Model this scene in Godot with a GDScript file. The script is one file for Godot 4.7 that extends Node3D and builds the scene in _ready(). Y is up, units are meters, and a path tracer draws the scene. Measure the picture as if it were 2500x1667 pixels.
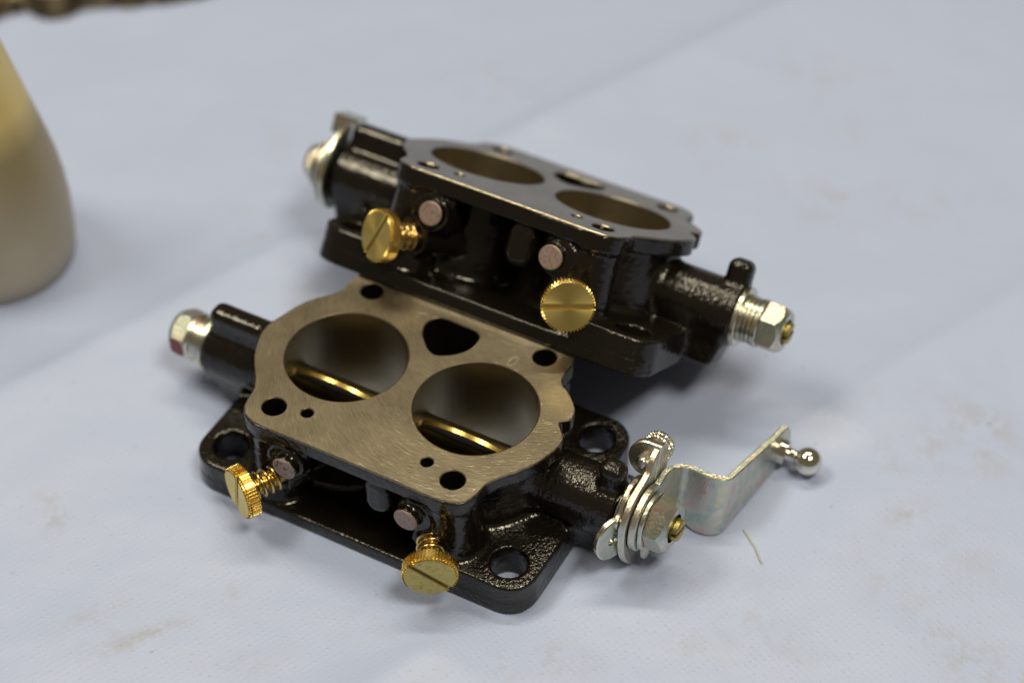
extends Node3D
# Two black carburettor throttle bodies on a pale blue tarpaulin, close up.
# Throttle body parts are laid out in millimetres in the casting's own axes: x along the throttle shaft, y up,
# z towards the mixture screws, zero at the middle of the machined top face. OFF lifts them onto the base.

const MM := 0.001
const H := 32.4            # height of a throttle body
const SHAFT_Y := -15.5
const BORE_X := 19.08
const BORE_R := 16.0
var off := Vector3.ZERO
var M := {}
var shared := {}
var rng := RandomNumberGenerator.new()

# ------------------------------------------------------------------ setting up camera and light
func _ready() -> void:
	rng.seed = 7
	camera_and_light()
	make_materials()
	table_sheet()
	off = Vector3(0, H, 0)
	front_body()
	rear_body()
	off = Vector3.ZERO
	tapered_container()
	brass_flange()
	fibre()

func camera_and_light() -> void:
	var cam := Camera3D.new()
	cam.name = "camera"
	var att := CameraAttributesPhysical.new()
	att.frustum_focal_length = 79.2
	att.frustum_focus_distance = 0.556
	att.frustum_near = 0.02
	att.frustum_far = 20.0
	att.exposure_aperture = 5.7
	cam.attributes = att
	cam.keep_aspect = Camera3D.KEEP_HEIGHT
	add_child(cam)
	cam.fov = rad_to_deg(2.0 * atan(1667.0 / 2.0 / 5500.0))
	cam.near = 0.02
	cam.far = 20.0
	cam.transform = Transform3D(Basis(Vector3(0.87685, -0.00758, -0.48071), Vector3(-0.33548, 0.70656, -0.62308), Vector3(0.34437, 0.70761, 0.61701)).orthonormalized(), Vector3(216.08, 411.67 + H, 334.18) * MM)
	cam.current = true
	var we := WorldEnvironment.new()
	we.name = "environment"
	var e := Environment.new()
	e.background_mode = Environment.BG_COLOR
	e.background_color = Color(0.15, 0.122, 0.085).linear_to_srgb()
	e.tonemap_mode = Environment.TONE_MAPPER_LINEAR
	e.tonemap_exposure = 1.0
	e.sdfgi_enabled = true
	e.ssao_enabled = true
	e.ssil_enabled = true
	we.environment = e
	add_child(we)
	# fluorescent fittings of the workshop, well outside the picture
	var warm := lin(1.0, 0.885, 0.63)
	lamp("overhead_lamp", Vector3(-0.28, 1.75, -0.62), Vector3(0, 0, -0.02), Vector2(1.2, 0.12), warm, 1.5)
	lamp("overhead_lamp", Vector3(-0.75, 1.5, 0.25), Vector3(0, 0, -0.02), Vector2(0.55, 0.35), warm, 1.25)
	lamp("overhead_lamp", Vector3(0.75, 1.7, 0.3), Vector3(0, 0, -0.02), Vector2(0.55, 0.35), warm, 2.2)

func lamp(called: String, at: Vector3, to: Vector3, size: Vector2, col: Color, energy: float) -> void:
	var l := AreaLight3D.new()
	l.name = called
	add_child(l, true)
	l.look_at_from_position(at, to, Vector3(0, 0, -1) if absf((to - at).normalized().y) > 0.98 else Vector3.UP)
	l.area_size = size
	l.area_normalize_energy = true
	l.light_color = col
	l.light_energy = energy
	l.shadow_enabled = true

# ------------------------------------------------------------------ materials
func noise_tex(freq: float, kind: int, oct: int, size: int, sd: int, ramp: Gradient = null) -> NoiseTexture2D:
	var n := FastNoiseLite.new()
	n.noise_type = kind
	n.frequency = freq
	n.fractal_octaves = oct
	n.seed = sd
	var t := NoiseTexture2D.new()
	t.width = size
	t.height = size
	t.seamless = true
	t.noise = n
	if ramp:
		t.color_ramp = ramp
	return t

func ramp2(stops: Array) -> Gradient:
	var g := Gradient.new()
	var o := PackedFloat32Array()
	var c := PackedColorArray()
	for s in stops:
		o.append(s[0])
		c.append(s[1])
	g.offsets = o
	g.colors = c
	return g

func lin(r: float, g: float, b: float) -> Color:
	return Color(r, g, b).linear_to_srgb()

func mat(called: String, col: Color, rough: float, metal: float) -> StandardMaterial3D:
	var m := StandardMaterial3D.new()
	m.resource_name = called
	m.albedo_color = col
	m.roughness = rough
	m.metallic = metal
	m.uv1_triplanar = true
	M[called] = m
	return m

func bump(m: StandardMaterial3D, t: Texture2D, depth_mm: float, tile_mm: float) -> void:
	m.heightmap_enabled = true
	m.heightmap_texture = t
	m.heightmap_scale = depth_mm * 0.1
	m.uv1_scale = Vector3.ONE * (1000.0 / tile_mm)

func make_materials() -> void:
	var cast_noise := noise_tex(0.035, FastNoiseLite.TYPE_SIMPLEX_SMOOTH, 3, 512, 3)
	var fine := noise_tex(0.06, FastNoiseLite.TYPE_SIMPLEX_SMOOTH, 4, 512, 9)
	var rough_var := noise_tex(0.012, FastNoiseLite.TYPE_SIMPLEX_SMOOTH, 4, 512, 21, ramp2([[0.0, Color(0.55, 0.55, 0.55)], [1.0, Color(1, 1, 1)]]))
	# black stoving enamel over a sand-cast skin
	var m := mat("black_enamel", lin(0.0065, 0.005, 0.004), 0.2, 0.0)
	m.metallic_specular = 0.48
	bump(m, noise_tex(0.02, FastNoiseLite.TYPE_SIMPLEX_SMOOTH, 4, 512, 13), 0.13, 26.0)
	m.roughness_texture = rough_var
	# the same enamel where the sand skin was left coarse
	m = mat("black_enamel_coarse", lin(0.0065, 0.005, 0.004), 0.26, 0.0)
	m.metallic_specular = 0.5
	bump(m, cast_noise, 0.18, 26.0)
	m.roughness_texture = rough_var
	# ground top face: arcs of the sanding sheet
	m = mat("ground_face", lin(0.47, 0.43, 0.35), 0.31, 1.0)
	var im := sanded_picture()
	m.uv1_triplanar = false
	m.heightmap_enabled = true
	m.heightmap_texture = im[0]
	m.heightmap_scale = 0.0045
	m.albedo_texture = im[1]
	# bored metal
	m = mat("bored_metal", lin(0.54, 0.48, 0.36), 0.26, 1.0)
	bump(m, fine, 0.012, 12.0)
	m.uv1_scale = Vector3(22, 750, 22)   # rings left by the boring bar
	m = mat("shaded_brass", lin(0.075, 0.06, 0.036), 0.4, 1.0)  # brass darkened in colour to stand for the shade inside the bores
	bump(m, fine, 0.012, 9.0)
	m = mat("brass", lin(0.78, 0.60, 0.20), 0.25, 1.0)
	bump(m, fine, 0.006, 5.0)
	m = mat("brass_turned", lin(0.72, 0.57, 0.19), 0.36, 1.0)
	m.uv1_triplanar = false
	m.anisotropy_enabled = true
	m.anisotropy = 0.75
	m = mat("brass_dull", lin(0.52, 0.43, 0.17), 0.42, 1.0)
	m.albedo_texture = noise_tex(0.02, FastNoiseLite.TYPE_SIMPLEX_SMOOTH, 4, 256, 5, ramp2([[0.0, Color(0.62, 0.6, 0.5)], [0.35, Color(0.95, 0.95, 0.9)], [1.0, Color(1, 1, 1)]]))
	bump(m, fine, 0.012, 9.0)
	var blotch := noise_tex(0.006, FastNoiseLite.TYPE_SIMPLEX_SMOOTH, 3, 512, 33, ramp2([[0.0, Color(0.96, 0.84, 0.83)], [0.28, Color(1, 0.96, 0.94)], [0.5, Color(0.97, 0.98, 0.94)], [0.7, Color(0.84, 0.9, 0.9)], [0.85, Color(0.98, 0.96, 0.88)], [1.0, Color(1, 0.94, 0.74)]]))
	m = mat("zinc_plate", lin(0.71, 0.705, 0.655), 0.27, 1.0)
	m.albedo_texture = blotch
	bump(m, fine, 0.04, 32.0)
	m = mat("zinc_rough", lin(0.66, 0.655, 0.61), 0.35, 1.0)
	m.albedo_texture = blotch
	bump(m, fine, 0.10, 26.0)
	m = mat("spring_wire", lin(0.66, 0.47, 0.20), 0.22, 1.0)
	m = mat("chrome", lin(0.72, 0.70, 0.62), 0.08, 1.0)
	m = mat("lead_plug", lin(0.32, 0.25, 0.237), 0.48, 0.4)
	m.albedo_texture = noise_tex(0.03, FastNoiseLite.TYPE_SIMPLEX_SMOOTH, 4, 256, 51, ramp2([[0.0, Color(0.78, 0.74, 0.72)], [0.5, Color(0.96, 0.95, 0.95)], [1.0, Color(1, 0.98, 0.97)]]))
	bump(m, fine, 0.06, 14.0)
	m = mat("lead_plug_pitted", lin(0.32, 0.262, 0.25), 0.48, 0.4)
	m.albedo_texture = noise_tex(0.03, FastNoiseLite.TYPE_SIMPLEX_SMOOTH, 4, 256, 51, ramp2([[0.0, Color(0.2, 0.17, 0.16)], [0.24, Color(0.45, 0.4, 0.38)], [0.3, Color(0.95, 0.95, 0.95)], [1.0, Color(1, 0.98, 0.97)]]))
	bump(m, fine, 0.06, 14.0)
	m = mat("red_reflection", lin(0.20, 0.035, 0.025), 0.45, 0.0)  # colour of a red reflection, painted on one nut facet
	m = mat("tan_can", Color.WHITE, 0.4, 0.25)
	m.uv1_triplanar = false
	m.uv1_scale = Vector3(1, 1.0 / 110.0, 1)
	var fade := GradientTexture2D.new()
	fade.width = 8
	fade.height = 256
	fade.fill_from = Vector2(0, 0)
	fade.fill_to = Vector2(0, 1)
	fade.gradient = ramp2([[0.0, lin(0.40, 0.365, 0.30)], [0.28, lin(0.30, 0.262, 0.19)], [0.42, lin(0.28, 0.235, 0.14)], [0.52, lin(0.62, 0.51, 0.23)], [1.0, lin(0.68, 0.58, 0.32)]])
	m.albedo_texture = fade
	m = mat("yellow_cone", lin(0.50, 0.39, 0.12), 0.4, 0.2)
	m = mat("old_brass", lin(0.26, 0.205, 0.115), 0.42, 0.9)
	bump(m, cast_noise, 0.2, 40.0)
	m.albedo_texture = noise_tex(0.012, FastNoiseLite.TYPE_SIMPLEX_SMOOTH, 3, 256, 61, ramp2([[0.0, Color(0.35, 0.33, 0.32)], [0.45, Color(0.7, 0.68, 0.64)], [0.62, Color(1, 1, 1)], [1.0, Color(1, 1, 1)]]))
	m = mat("dark_hole", lin(0.02, 0.016, 0.012), 0.6, 0.0)
	m = mat("fibre", lin(0.42, 0.42, 0.15), 0.7, 0.0)

func sanded_picture() -> Array:
	# short curved sanding strokes on the machined face, 92 x 66 mm
	var w := 1104
	var h := 792
	var hi := PackedFloat32Array()
	hi.resize(w * h)
	hi.fill(0.5)
	var r := RandomNumberGenerator.new()
	r.seed = 12
	for k in 20000:
		var x := r.randf() * w
		var y := r.randf() * h
		var px := x / 12.0 - 46.0
		# direction of the strokes turns gently from left to right
		var a := deg_to_rad(lerpf(62.0, -32.0, smoothstep(-34.0, 44.0, px)) + r.randfn(0.0, 7.0))
		var bend := r.randf_range(-0.004, 0.002)
		var n := int(r.randf_range(12.0, 46.0))
		var s := r.randf_range(-0.17, 0.14) * (1.6 if r.randf() < 0.12 else 1.0)
		for i in n:
			var xi := int(x)
			var yi := int(y)
			if xi < 1 or yi < 1 or xi >= w - 1 or yi >= h - 1:
				break
			var f := sin(PI * (i + 0.5) / n)
			var at := yi * w + xi
			hi[at] = clampf(hi[at] + s * f, 0.0, 1.0)
			hi[at + 1] = clampf(hi[at + 1] + s * f * 0.5, 0.0, 1.0)
			x += cos(a)
			y += sin(a)
			a += bend
	# half ground-away casting marks: a small oval and a comma
	for k in 90:
		var t := TAU * k / 90.0
		dab(hi, w, h, 19.3 + 1.0 * cos(t) * 0.9 - 0.45 * sin(t), -18.7 + 1.75 * sin(t) + 0.35 * cos(t), 0.28, 0.74)
	for k in 12:
		dab(hi, w, h, 19.3 - 0.03 * k, -19.3 + 0.1 * k, 0.15, 0.1)
		dab(hi, w, h, -10.8 + 0.16 * k, -22.6 - 0.05 * k, 0.3, 0.78)
	dab(hi, w, h, -10.4, -21.2, 0.5, 0.78)
	var hb := PackedByteArray()
	hb.resize(w * h)
	var ab := PackedByteArray()
	ab.resize(w * h * 3)
	var nz := FastNoiseLite.new()
	nz.frequency = 0.006
	nz.fractal_octaves = 3
	nz.seed = 4
	var row := PackedFloat32Array()
	for y in h:
		for x in w:
			var i := y * w + x
			var v: float = hi[i]
			hb[i] = int(v * 255.0)
			var c := 0.82 + 0.6 * (v - 0.5)
			if (x & 3) == 0:
				if (y & 3) == 0:
					if x == 0:
						row.clear()
					row.append(nz.get_noise_2d(x, y))
			c += 0.09 * row[mini(x >> 2, row.size() - 1)]
			c = clampf(c, 0.0, 1.0)
			ab[i * 3] = int(c * 255.0)
			ab[i * 3 + 1] = int(c * 251.0)
			ab[i * 3 + 2] = int(c * 243.0)
	return [ImageTexture.create_from_image(Image.create_from_data(w, h, false, Image.FORMAT_L8, hb)), ImageTexture.create_from_image(Image.create_from_data(w, h, false, Image.FORMAT_RGB8, ab))]

func dab(hi: PackedFloat32Array, w: int, h: int, x: float, z: float, r: float, v: float) -> void:
	var cx := (x + 46.0) * 12.0
	var cy := (z + 33.0) * 12.0
	var n := int(ceil(r * 12.0))
	for j in range(-n, n + 1):
		for i in range(-n, n + 1):
			var f := 1.0 - Vector2(i, j).length() / (r * 12.0)
			var xi := int(cx) + i
			var yi := int(cy) + j
			if f > 0.0 and xi >= 0 and yi >= 0 and xi < w and yi < h:
				hi[yi * w + xi] = lerpf(hi[yi * w + xi], v, minf(1.0, f * 2.0))

# ------------------------------------------------------------------ mesh helpers
class Maker:
	var v := PackedVector3Array()
	var n := PackedVector3Array()
	var uv := PackedVector2Array()
	var off := Vector3.ZERO
	func tri(a: Vector3, b: Vector3, c: Vector3, na: Vector3, nb: Vector3, nc: Vector3, ua := Vector2.ZERO, ub := Vector2.ZERO, uc := Vector2.ZERO) -> void:
		var g := (c - a).cross(b - a)
		if g.length_squared() < 1e-14:
			return
		if g.dot(na + nb + nc) < 0.0:
			v.append_array([a, c, b])
			n.append_array([na, nc, nb])
			uv.append_array([ua, uc, ub])
		else:
			v.append_array([a, b, c])
			n.append_array([na, nb, nc])
			uv.append_array([ua, ub, uc])
	func quad(a: Vector3, b: Vector3, c: Vector3, d: Vector3, na: Vector3, nb: Vector3, nc: Vector3, nd: Vector3, u := []) -> void:
		if u.is_empty():
			u = [Vector2.ZERO, Vector2.ZERO, Vector2.ZERO, Vector2.ZERO]
		tri(a, b, c, na, nb, nc, u[0], u[1], u[2])
		tri(a, c, d, na, nc, nd, u[0], u[2], u[3])
	func mesh(material: Material) -> ArrayMesh:
		var a := []
		a.resize(Mesh.ARRAY_MAX)
		var p := PackedVector3Array()
		p.resize(v.size())
		for i in v.size():
			p[i] = (v[i] + off) * 0.001
		a[Mesh.ARRAY_VERTEX] = p
		a[Mesh.ARRAY_NORMAL] = n
		a[Mesh.ARRAY_TEX_UV] = uv
		var m := ArrayMesh.new()
		m.add_surface_from_arrays(Mesh.PRIMITIVE_TRIANGLES, a)
		m.surface_set_material(0, material)
		return m

	func turn_normals(poly: PackedVector2Array) -> Array:
		# per corner: [normal seen from the edge before, normal seen from the edge after, mitre]
		var out := []
		var c := poly.size()
		for i in c:
			var e0 := (poly[i] - poly[(i + c - 1) % c]).normalized()
			var e1 := (poly[(i + 1) % c] - poly[i]).normalized()
			var n0 := Vector2(e0.y, -e0.x)
			var n1 := Vector2(e1.y, -e1.x)
			var mid := (n0 + n1).normalized()
			if n0.dot(n1) > 0.75:
				out.append([mid, mid, mid / maxf(0.4, mid.dot(n0))])
			else:
				out.append([n0, n1, mid / maxf(0.4, mid.dot(n0))])
		return out

	# a plate: outline in (u, v), holes, from h0 to h1 along the third axis, with chamfered rims
	func plate(poly: PackedVector2Array, holes: Array, h0: float, h1: float, bevel: float, t: Transform3D, uvbox := Rect2(), bottom := true) -> void:
		var rings := [poly]
		rings.append_array(holes)
		var caps := []
		for k in rings.size():
			var r: PackedVector2Array = rings[k]
			var area := 0.0
			for i in r.size():
				area += r[i].cross(r[(i + 1) % r.size()])
			if (area < 0.0) == (k == 0):
				r = r.duplicate()
				r.reverse()
			var tn := turn_normals(r)
			var inner := PackedVector2Array()
			for i in r.size():
				inner.append(r[i] - tn[i][2] * bevel)
			caps.append(inner)
			for i in r.size():
				var j := (i + 1) % r.size()
				var na: Vector2 = tn[i][1]
				var nb: Vector2 = tn[j][0]
				var wa := t.basis * Vector3(na.x, na.y, 0)
				var wb := t.basis * Vector3(nb.x, nb.y, 0)
				var a0 := t * Vector3(r[i].x, r[i].y, h0 + (bevel if bottom else 0.0))
				var b0 := t * Vector3(r[j].x, r[j].y, h0 + (bevel if bottom else 0.0))
				var a1 := t * Vector3(r[i].x, r[i].y, h1 - bevel)
				var b1 := t * Vector3(r[j].x, r[j].y, h1 - bevel)
				quad(a0, b0, b1, a1, wa, wb, wb, wa)
				if bevel > 0.0:
					var up := t.basis * Vector3(0, 0, 1)
					var ua := (wa + up).normalized()
					var ub := (wb + up).normalized()
					quad(a1, b1, t * Vector3(inner[j].x, inner[j].y, h1), t * Vector3(inner[i].x, inner[i].y, h1), ua, ub, ub, ua)
					if bottom:
						ua = (wa - up).normalized()
						ub = (wb - up).normalized()
						quad(a0, b0, t * Vector3(inner[j].x, inner[j].y, h0), t * Vector3(inner[i].x, inner[i].y, h0), ua, ub, ub, ua)
		var all := PackedVector2Array()
		for c in caps:
			all.append_array(c)
		var idx := Geometry2D.triangulate_polygon(caps[0]) if holes.is_empty() else Geometry2D.triangulate_delaunay(all)
		for i in range(0, idx.size(), 3):
			var a := all[idx[i]]
			var b := all[idx[i + 1]]
			var c := all[idx[i + 2]]
			if not holes.is_empty():
				var m := (a + b + c) / 3.0
				if not Geometry2D.is_point_in_polygon(m, caps[0]):
					continue
				var inside := false
				for k in range(1, caps.size()):
					inside = inside or Geometry2D.is_point_in_polygon(m, caps[k])
				if inside:
					continue
			for side in ([1, -1] if bottom else [1]):
				var hh := h1 if side == 1 else h0
				var nn := t.basis * Vector3(0, 0, side)
				var u := []
				for p in [a, b, c]:
					u.append((p - uvbox.position) / uvbox.size if uvbox.size.x > 0.0 else p)
				tri(t * Vector3(a.x, a.y, hh), t * Vector3(b.x, b.y, hh), t * Vector3(c.x, c.y, hh), nn, nn, nn, u[0], u[1], u[2])

	# a turned shape: profile of (along, radius) about the third axis
	func lathe(prof: Array, segs: int, t: Transform3D, a0 := 0.0, a1 := TAU) -> void:
		var c := prof.size()
		for i in c - 1:
			var p: Vector2 = prof[i]
			var q: Vector2 = prof[i + 1]
			var e := (q - p)
			if e.length() < 1e-6:
				continue
			e = e.normalized()
			var ns := [Vector2(-e.y, e.x), Vector2(-e.y, e.x)]
			if i > 0:
				var d: Vector2 = (p - prof[i - 1]).normalized()
				if d.dot(e) > 0.75:
					ns[0] = (Vector2(-d.y, d.x) + ns[0]).normalized()
			if i < c - 2:
				var d2: Vector2 = (prof[i + 2] - q).normalized()
				if d2.dot(e) > 0.75:
					ns[1] = (Vector2(-d2.y, d2.x) + ns[1]).normalized()
			for k in segs:
				var x0 := lerpf(a0, a1, float(k) / segs)
				var x1 := lerpf(a0, a1, float(k + 1) / segs)
				var d0 := Vector3(cos(x0), sin(x0), 0)
				var d1 := Vector3(cos(x1), sin(x1), 0)
				var zz := Vector3(0, 0, 1)
				quad(t * (d0 * p.y + zz * p.x), t * (d1 * p.y + zz * p.x), t * (d1 * q.y + zz * q.x), t * (d0 * q.y + zz * q.x),
					t.basis * (d0 * ns[0].y + zz * ns[0].x), t.basis * (d1 * ns[0].y + zz * ns[0].x), t.basis * (d1 * ns[1].y + zz * ns[1].x), t.basis * (d0 * ns[1].y + zz * ns[1].x), [Vector2(x0, p.x), Vector2(x1, p.x), Vector2(x1, q.x), Vector2(x0, q.x)])

	func tube(path: PackedVector3Array, radius: float, sides: int) -> void:
		var up := Vector3(0.31, 0.83, 0.46).normalized()
		var rings := []
		for i in path.size():
			var d := (path[mini(i + 1, path.size() - 1)] - path[maxi(i - 1, 0)]).normalized()
			var x := (up - d * up.dot(d)).normalized()
			up = x
			var y := d.cross(x)
			var ring := []
			for k in sides:
				var a := TAU * k / sides
				ring.append(x * cos(a) + y * sin(a))
			rings.append(ring)
		for i in path.size() - 1:
			for k in sides:
				var j := (k + 1) % sides
				quad(path[i] + rings[i][k] * radius, path[i] + rings[i][j] * radius, path[i + 1] + rings[i + 1][j] * radius, path[i + 1] + rings[i + 1][k] * radius, rings[i][k], rings[i][j], rings[i + 1][j], rings[i + 1][k])
		for i in [0, path.size() - 1]:
			var nn := (path[i] - path[1 if i == 0 else i - 1]).normalized()
			for k in sides:
				tri(path[i], path[i] + rings[i][k] * radius, path[i] + rings[i][(k + 1) % sides] * radius, nn, nn, nn)

func maker() -> Maker:
	var m := Maker.new()
	m.off = off
	return m

func part(called: String, mesh: Mesh, parent: Node) -> MeshInstance3D:
	var o := MeshInstance3D.new()
	o.name = called
	o.mesh = mesh
	parent.add_child(o, true)
	return o

func describe(o: Node, label: String, category: String, group := "") -> void:
	o.set_meta("label", label)
	o.set_meta("category", category)
	if group:
		o.set_meta("group", group)

func circle(c: Vector2, r: float, n: int, from := 0.0) -> PackedVector2Array:
	var p := PackedVector2Array()
	for i in n:
		p.append(c + Vector2.from_angle(from + TAU * i / n) * r)
	return p

func smooth_loop(pts: Array, per: int) -> PackedVector2Array:
	# Catmull-Rom through the points, closed
	var out := PackedVector2Array()
	var c := pts.size()
	for i in c:
		var p0: Vector2 = pts[(i + c - 1) % c]
		var p1: Vector2 = pts[i]
		var p2: Vector2 = pts[(i + 1) % c]
		var p3: Vector2 = pts[(i + 2) % c]
		for k in per:
			out.append(p1.cubic_interpolate(p2, p0, p3, float(k) / per))
	return out

# axis frames: third axis along x (outline given as (z, y)), along y (outline as (x, z)), or along any direction
func along_x(y := 0.0, z := 0.0) -> Transform3D:
	return Transform3D(Basis(Vector3(0, 0, 1), Vector3(0, 1, 0), Vector3(1, 0, 0)), Vector3(0, y, z))

func along_y() -> Transform3D:
	return Transform3D(Basis(Vector3(1, 0, 0), Vector3(0, 0, 1), Vector3(0, 1, 0)), Vector3.ZERO)

func along(dir: Vector3, at: Vector3, spin := 0.0) -> Transform3D:
	var d := dir.normalized()
	var x := Vector3.UP.cross(d)
	if x.length() < 0.01:
		x = Vector3.RIGHT
	x = x.normalized().rotated(d, spin)
	return Transform3D(Basis(x, d.cross(x), d), at)

# ------------------------------------------------------------------ the casting: a signed distance field meshed as surface nets
const HOLE := Vector2(25.9, 23.8)
const CELL := 0.6
const NB := 4
var face_loop: PackedVector2Array
var duct_loop: PackedVector2Array
var table_face := PackedFloat32Array()
var table_duct := PackedFloat32Array()
const TX := 47
const TZ := 35

func outline_points() -> Array:
	var half := [[24.3, 31.0], [29.6, 30.2], [32.4, 27.6], [33.3, 24.5], [33.8, 21.2], [35.6, 17.6], [38.6, 13.6], [41.3, 9.0], [43.2, 3.2], [43.2, -0.8]]
	var back := [[42.0, -5.4], [40.6, -9.6], [38.6, -13.4], [35.0, -17.6], [33.2, -21.0], [33.2, -25.0], [31.8, -28.6], [28.6, -31.0], [24.5, -31.6]]
	var right := []
	for p in half:
		right.append(Vector2(p[0], p[1]))
	# the nick and the peak on the right rear rim
	for p in [[41.2, -3.6], [39.9, -5.6], [41.9, -7.6], [41.6, -10.2], [40.6, -12.2], [37.3, -15.4], [33.9, -18.0], [33.0, -22.0], [33.1, -25.4], [31.8, -28.6], [28.6, -31.0], [24.5, -31.6]]:
		right.append(Vector2(p[0], p[1]))
	var left := []
	for p in half:
		left.append(Vector2(-p[0], p[1]))
	for p in back:
		left.append(Vector2(-p[0], p[1]))
	left.reverse()
	var all := right.duplicate()
	all.append(Vector2(12, -31.4))
	all.append(Vector2(0, -31.2))
	all.append(Vector2(-12, -31.4))
	all.append_array(left)
	all.append(Vector2(-12, 30.9))
	all.append(Vector2(0, 30.9))
	all.append(Vector2(12, 31.0))
	return all

func table_for(loop: PackedVector2Array) -> PackedFloat32Array:
	# distances to a closed outline on a 1 mm grid
	var t := PackedFloat32Array()
	for j in 2 * TZ + 1:
		for i in 2 * TX + 1:
			var p := Vector2(i - TX, j - TZ)
			var best := 1e9
			for k in loop.size():
				best = minf(best, p.distance_squared_to(Geometry2D.get_closest_point_to_segment(p, loop[k], loop[(k + 1) % loop.size()])))
			t.append(sqrt(best) * (-1.0 if Geometry2D.is_point_in_polygon(p, loop) else 1.0))
	return t

func look(t: PackedFloat32Array, x: float, z: float) -> float:
	var u := clampf(x + TX, 0.0, 2.0 * TX - 0.001)
	var w := clampf(z + TZ, 0.0, 2.0 * TZ - 0.001)
	var i := int(u)
	var j := int(w)
	u -= i
	w -= j
	var s := 2 * TX + 1
	var at := j * s + i
	var d := lerpf(lerpf(t[at], t[at + 1], u), lerpf(t[at + s], t[at + s + 1], u), w)
	var ex := maxf(absf(x) - TX, 0.0)
	var ez := maxf(absf(z) - TZ, 0.0)
	return d + ex + ez

func smin(a: float, b: float, k: float) -> float:
	var h := maxf(k - absf(a - b), 0.0) / k
	return minf(a, b) - h * h * k * 0.25

func slab(d: float, y: float, lo: float, hi: float, r: float) -> float:
	# an outline distance made into a plate from lo to hi with rounded rims
	var a := d + r
	var b := absf(y - (lo + hi) * 0.5) - (hi - lo) * 0.5 + r
	return minf(maxf(a, b), 0.0) + sqrt(maxf(a, 0.0) ** 2 + maxf(b, 0.0) ** 2) - r

func box(x: float, y: float, z: float, hx: float, hy: float, hz: float, r: float) -> float:
	var a := absf(x) - hx + r
	var b := absf(y) - hy + r
	var c := absf(z) - hz + r
	return minf(maxf(a, maxf(b, c)), 0.0) + sqrt(maxf(a, 0.0) ** 2 + maxf(b, 0.0) ** 2 + maxf(c, 0.0) ** 2) - r

func sdf(x: float, y: float, z: float) -> float:
	var ax := absf(x)
	var az := absf(z)
	# base plate and its four corner pads
	var qx := ax - 49.8 + 8.0
	var qz := az - 32.3 + 8.0
	var rr := minf(maxf(qx, qz), 0.0) + sqrt(maxf(qx, 0.0) ** 2 + maxf(qz, 0.0) ** 2) - 8.0
	var d := slab(maxf(rr, ax - 48.3), y, -32.4, -28.2, 0.5)
	var pad := maxf(rr, maxf(5.2 - az, 28.0 - ax))
	d = smin(d, slab(pad, y, -32.4, -22.5, 0.7), 0.8)
	# barrels round the bores
	var rb := sqrt((ax - BORE_X) ** 2 + z * z)
	d = smin(d, slab(rb - 20.6, y, -32.4, -0.35, 0.2), 2.5)
	# top flange
	var pf := look(table_face, x, z)
	d = smin(d, slab(pf, y, -4.7, -0.3, 0.12), 1.6)
	# columns under the corner holes
	var rc := sqrt((ax - HOLE.x) ** 2 + (az - HOLE.y) ** 2)
	d = smin(d, slab(rc - 6.9 - 0.05 * maxf(-y - 12.0, 0.0), y, -32.0, -0.4, 0.2), 2.0)
	# rear duct wall
	if z < -2.0:
		d = smin(d, box(x, y + 16.0, z + 20.0, 15.0, 15.6, 10.5, 2.0), 3.0)
	# front bosses: screw boss, plug boss and the web between them
	if z > 0.0 and ax < 36.0:
		d = smin(d, box(ax - 19.5, y + 8.0, z - 20.0, 6.5, 7.4, 9.6, 2.5), 1.5)
		var px := ax - 23.5
		var pz := z - 31.5
		var t := px * 0.485 + pz * 0.875
		var cx := px - t * 0.485
		var cy := y + 18.4
		var cz := pz - t * 0.875
		var rs := sqrt(cx * cx + cy * cy + cz * cz)
		var tt := t + 12.0   # the boss stops short of the screw head
		d = smin(d, maxf(rs - 4.7, absf(tt) - 9.3), 1.2)
		d = smin(d, maxf(sqrt((ax - 17.7) ** 2 + (y + 9.7) ** 2) - 3.3, z - 33.3), 0.7)
		d = smin(d, slab(sqrt((ax - 18.8) ** 2 + (y + 10.2) ** 2) - 5.2, z, 20.0, 31.0, 0.6), 0.8)
		var oy := maxf(absf(y + 10.4) - 2.4, 0.0)
		d = smin(d, slab(sqrt((x - 7.1) ** 2 + oy * oy) - 3.9, z, 12.0, 30.6, 2.6), 1.4)
	# shaft bosses with their lugs and skirts
	if ax > 30.0:
		var sy := y - SHAFT_Y
		d = smin(d, slab(sqrt(sy * sy + z * z) - 8.4, ax, 30.0, 60.8, 0.5), 2.6)
		var lug: float
		if x > 0.0:
			lug = box(x - 57.8, y + 6.4, z, 3.5, 5.6, 3.1, 2.4)
		else:
			lug = box(x + 50.5, y + 6.2, z, 10.2, 5.8, 3.3, 2.6)
		d = smin(d, lug, 1.4)
		var narrow := 0.16 * maxf(-y - 20.0, 0.0)
		d = smin(d, box(ax - 54.6 + narrow * 0.6, y + 22.6, z, 5.9 - narrow, 8.2, 6.4 - narrow, 1.6), 2.4)
	# ground flat on top and bottom, then the cavities
	d = maxf(d, maxf(y + 0.22, -H - y))
	d = maxf(d, 16.3 - rb)
	var rh := sqrt((ax - HOLE.x) ** 2 + (az - HOLE.y) ** 2)
	d = maxf(d, minf(3.12 - rh, 21.0 + y))
	d = maxf(d, 4.65 - sqrt((ax - 41.3) ** 2 + (az - 23.75) ** 2))
	if z < 0.0 and ax < 14.0:
		d = maxf(d, -maxf(look(table_duct, x, z) - 0.12, -27.0 - y))
	if z > 0.0 and z < 26.0:
		d = maxf(d, minf(1.6 - sqrt((ax - 17.4) ** 2 + (z - 21.7) ** 2), 14.0 + y))
	return d

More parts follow.
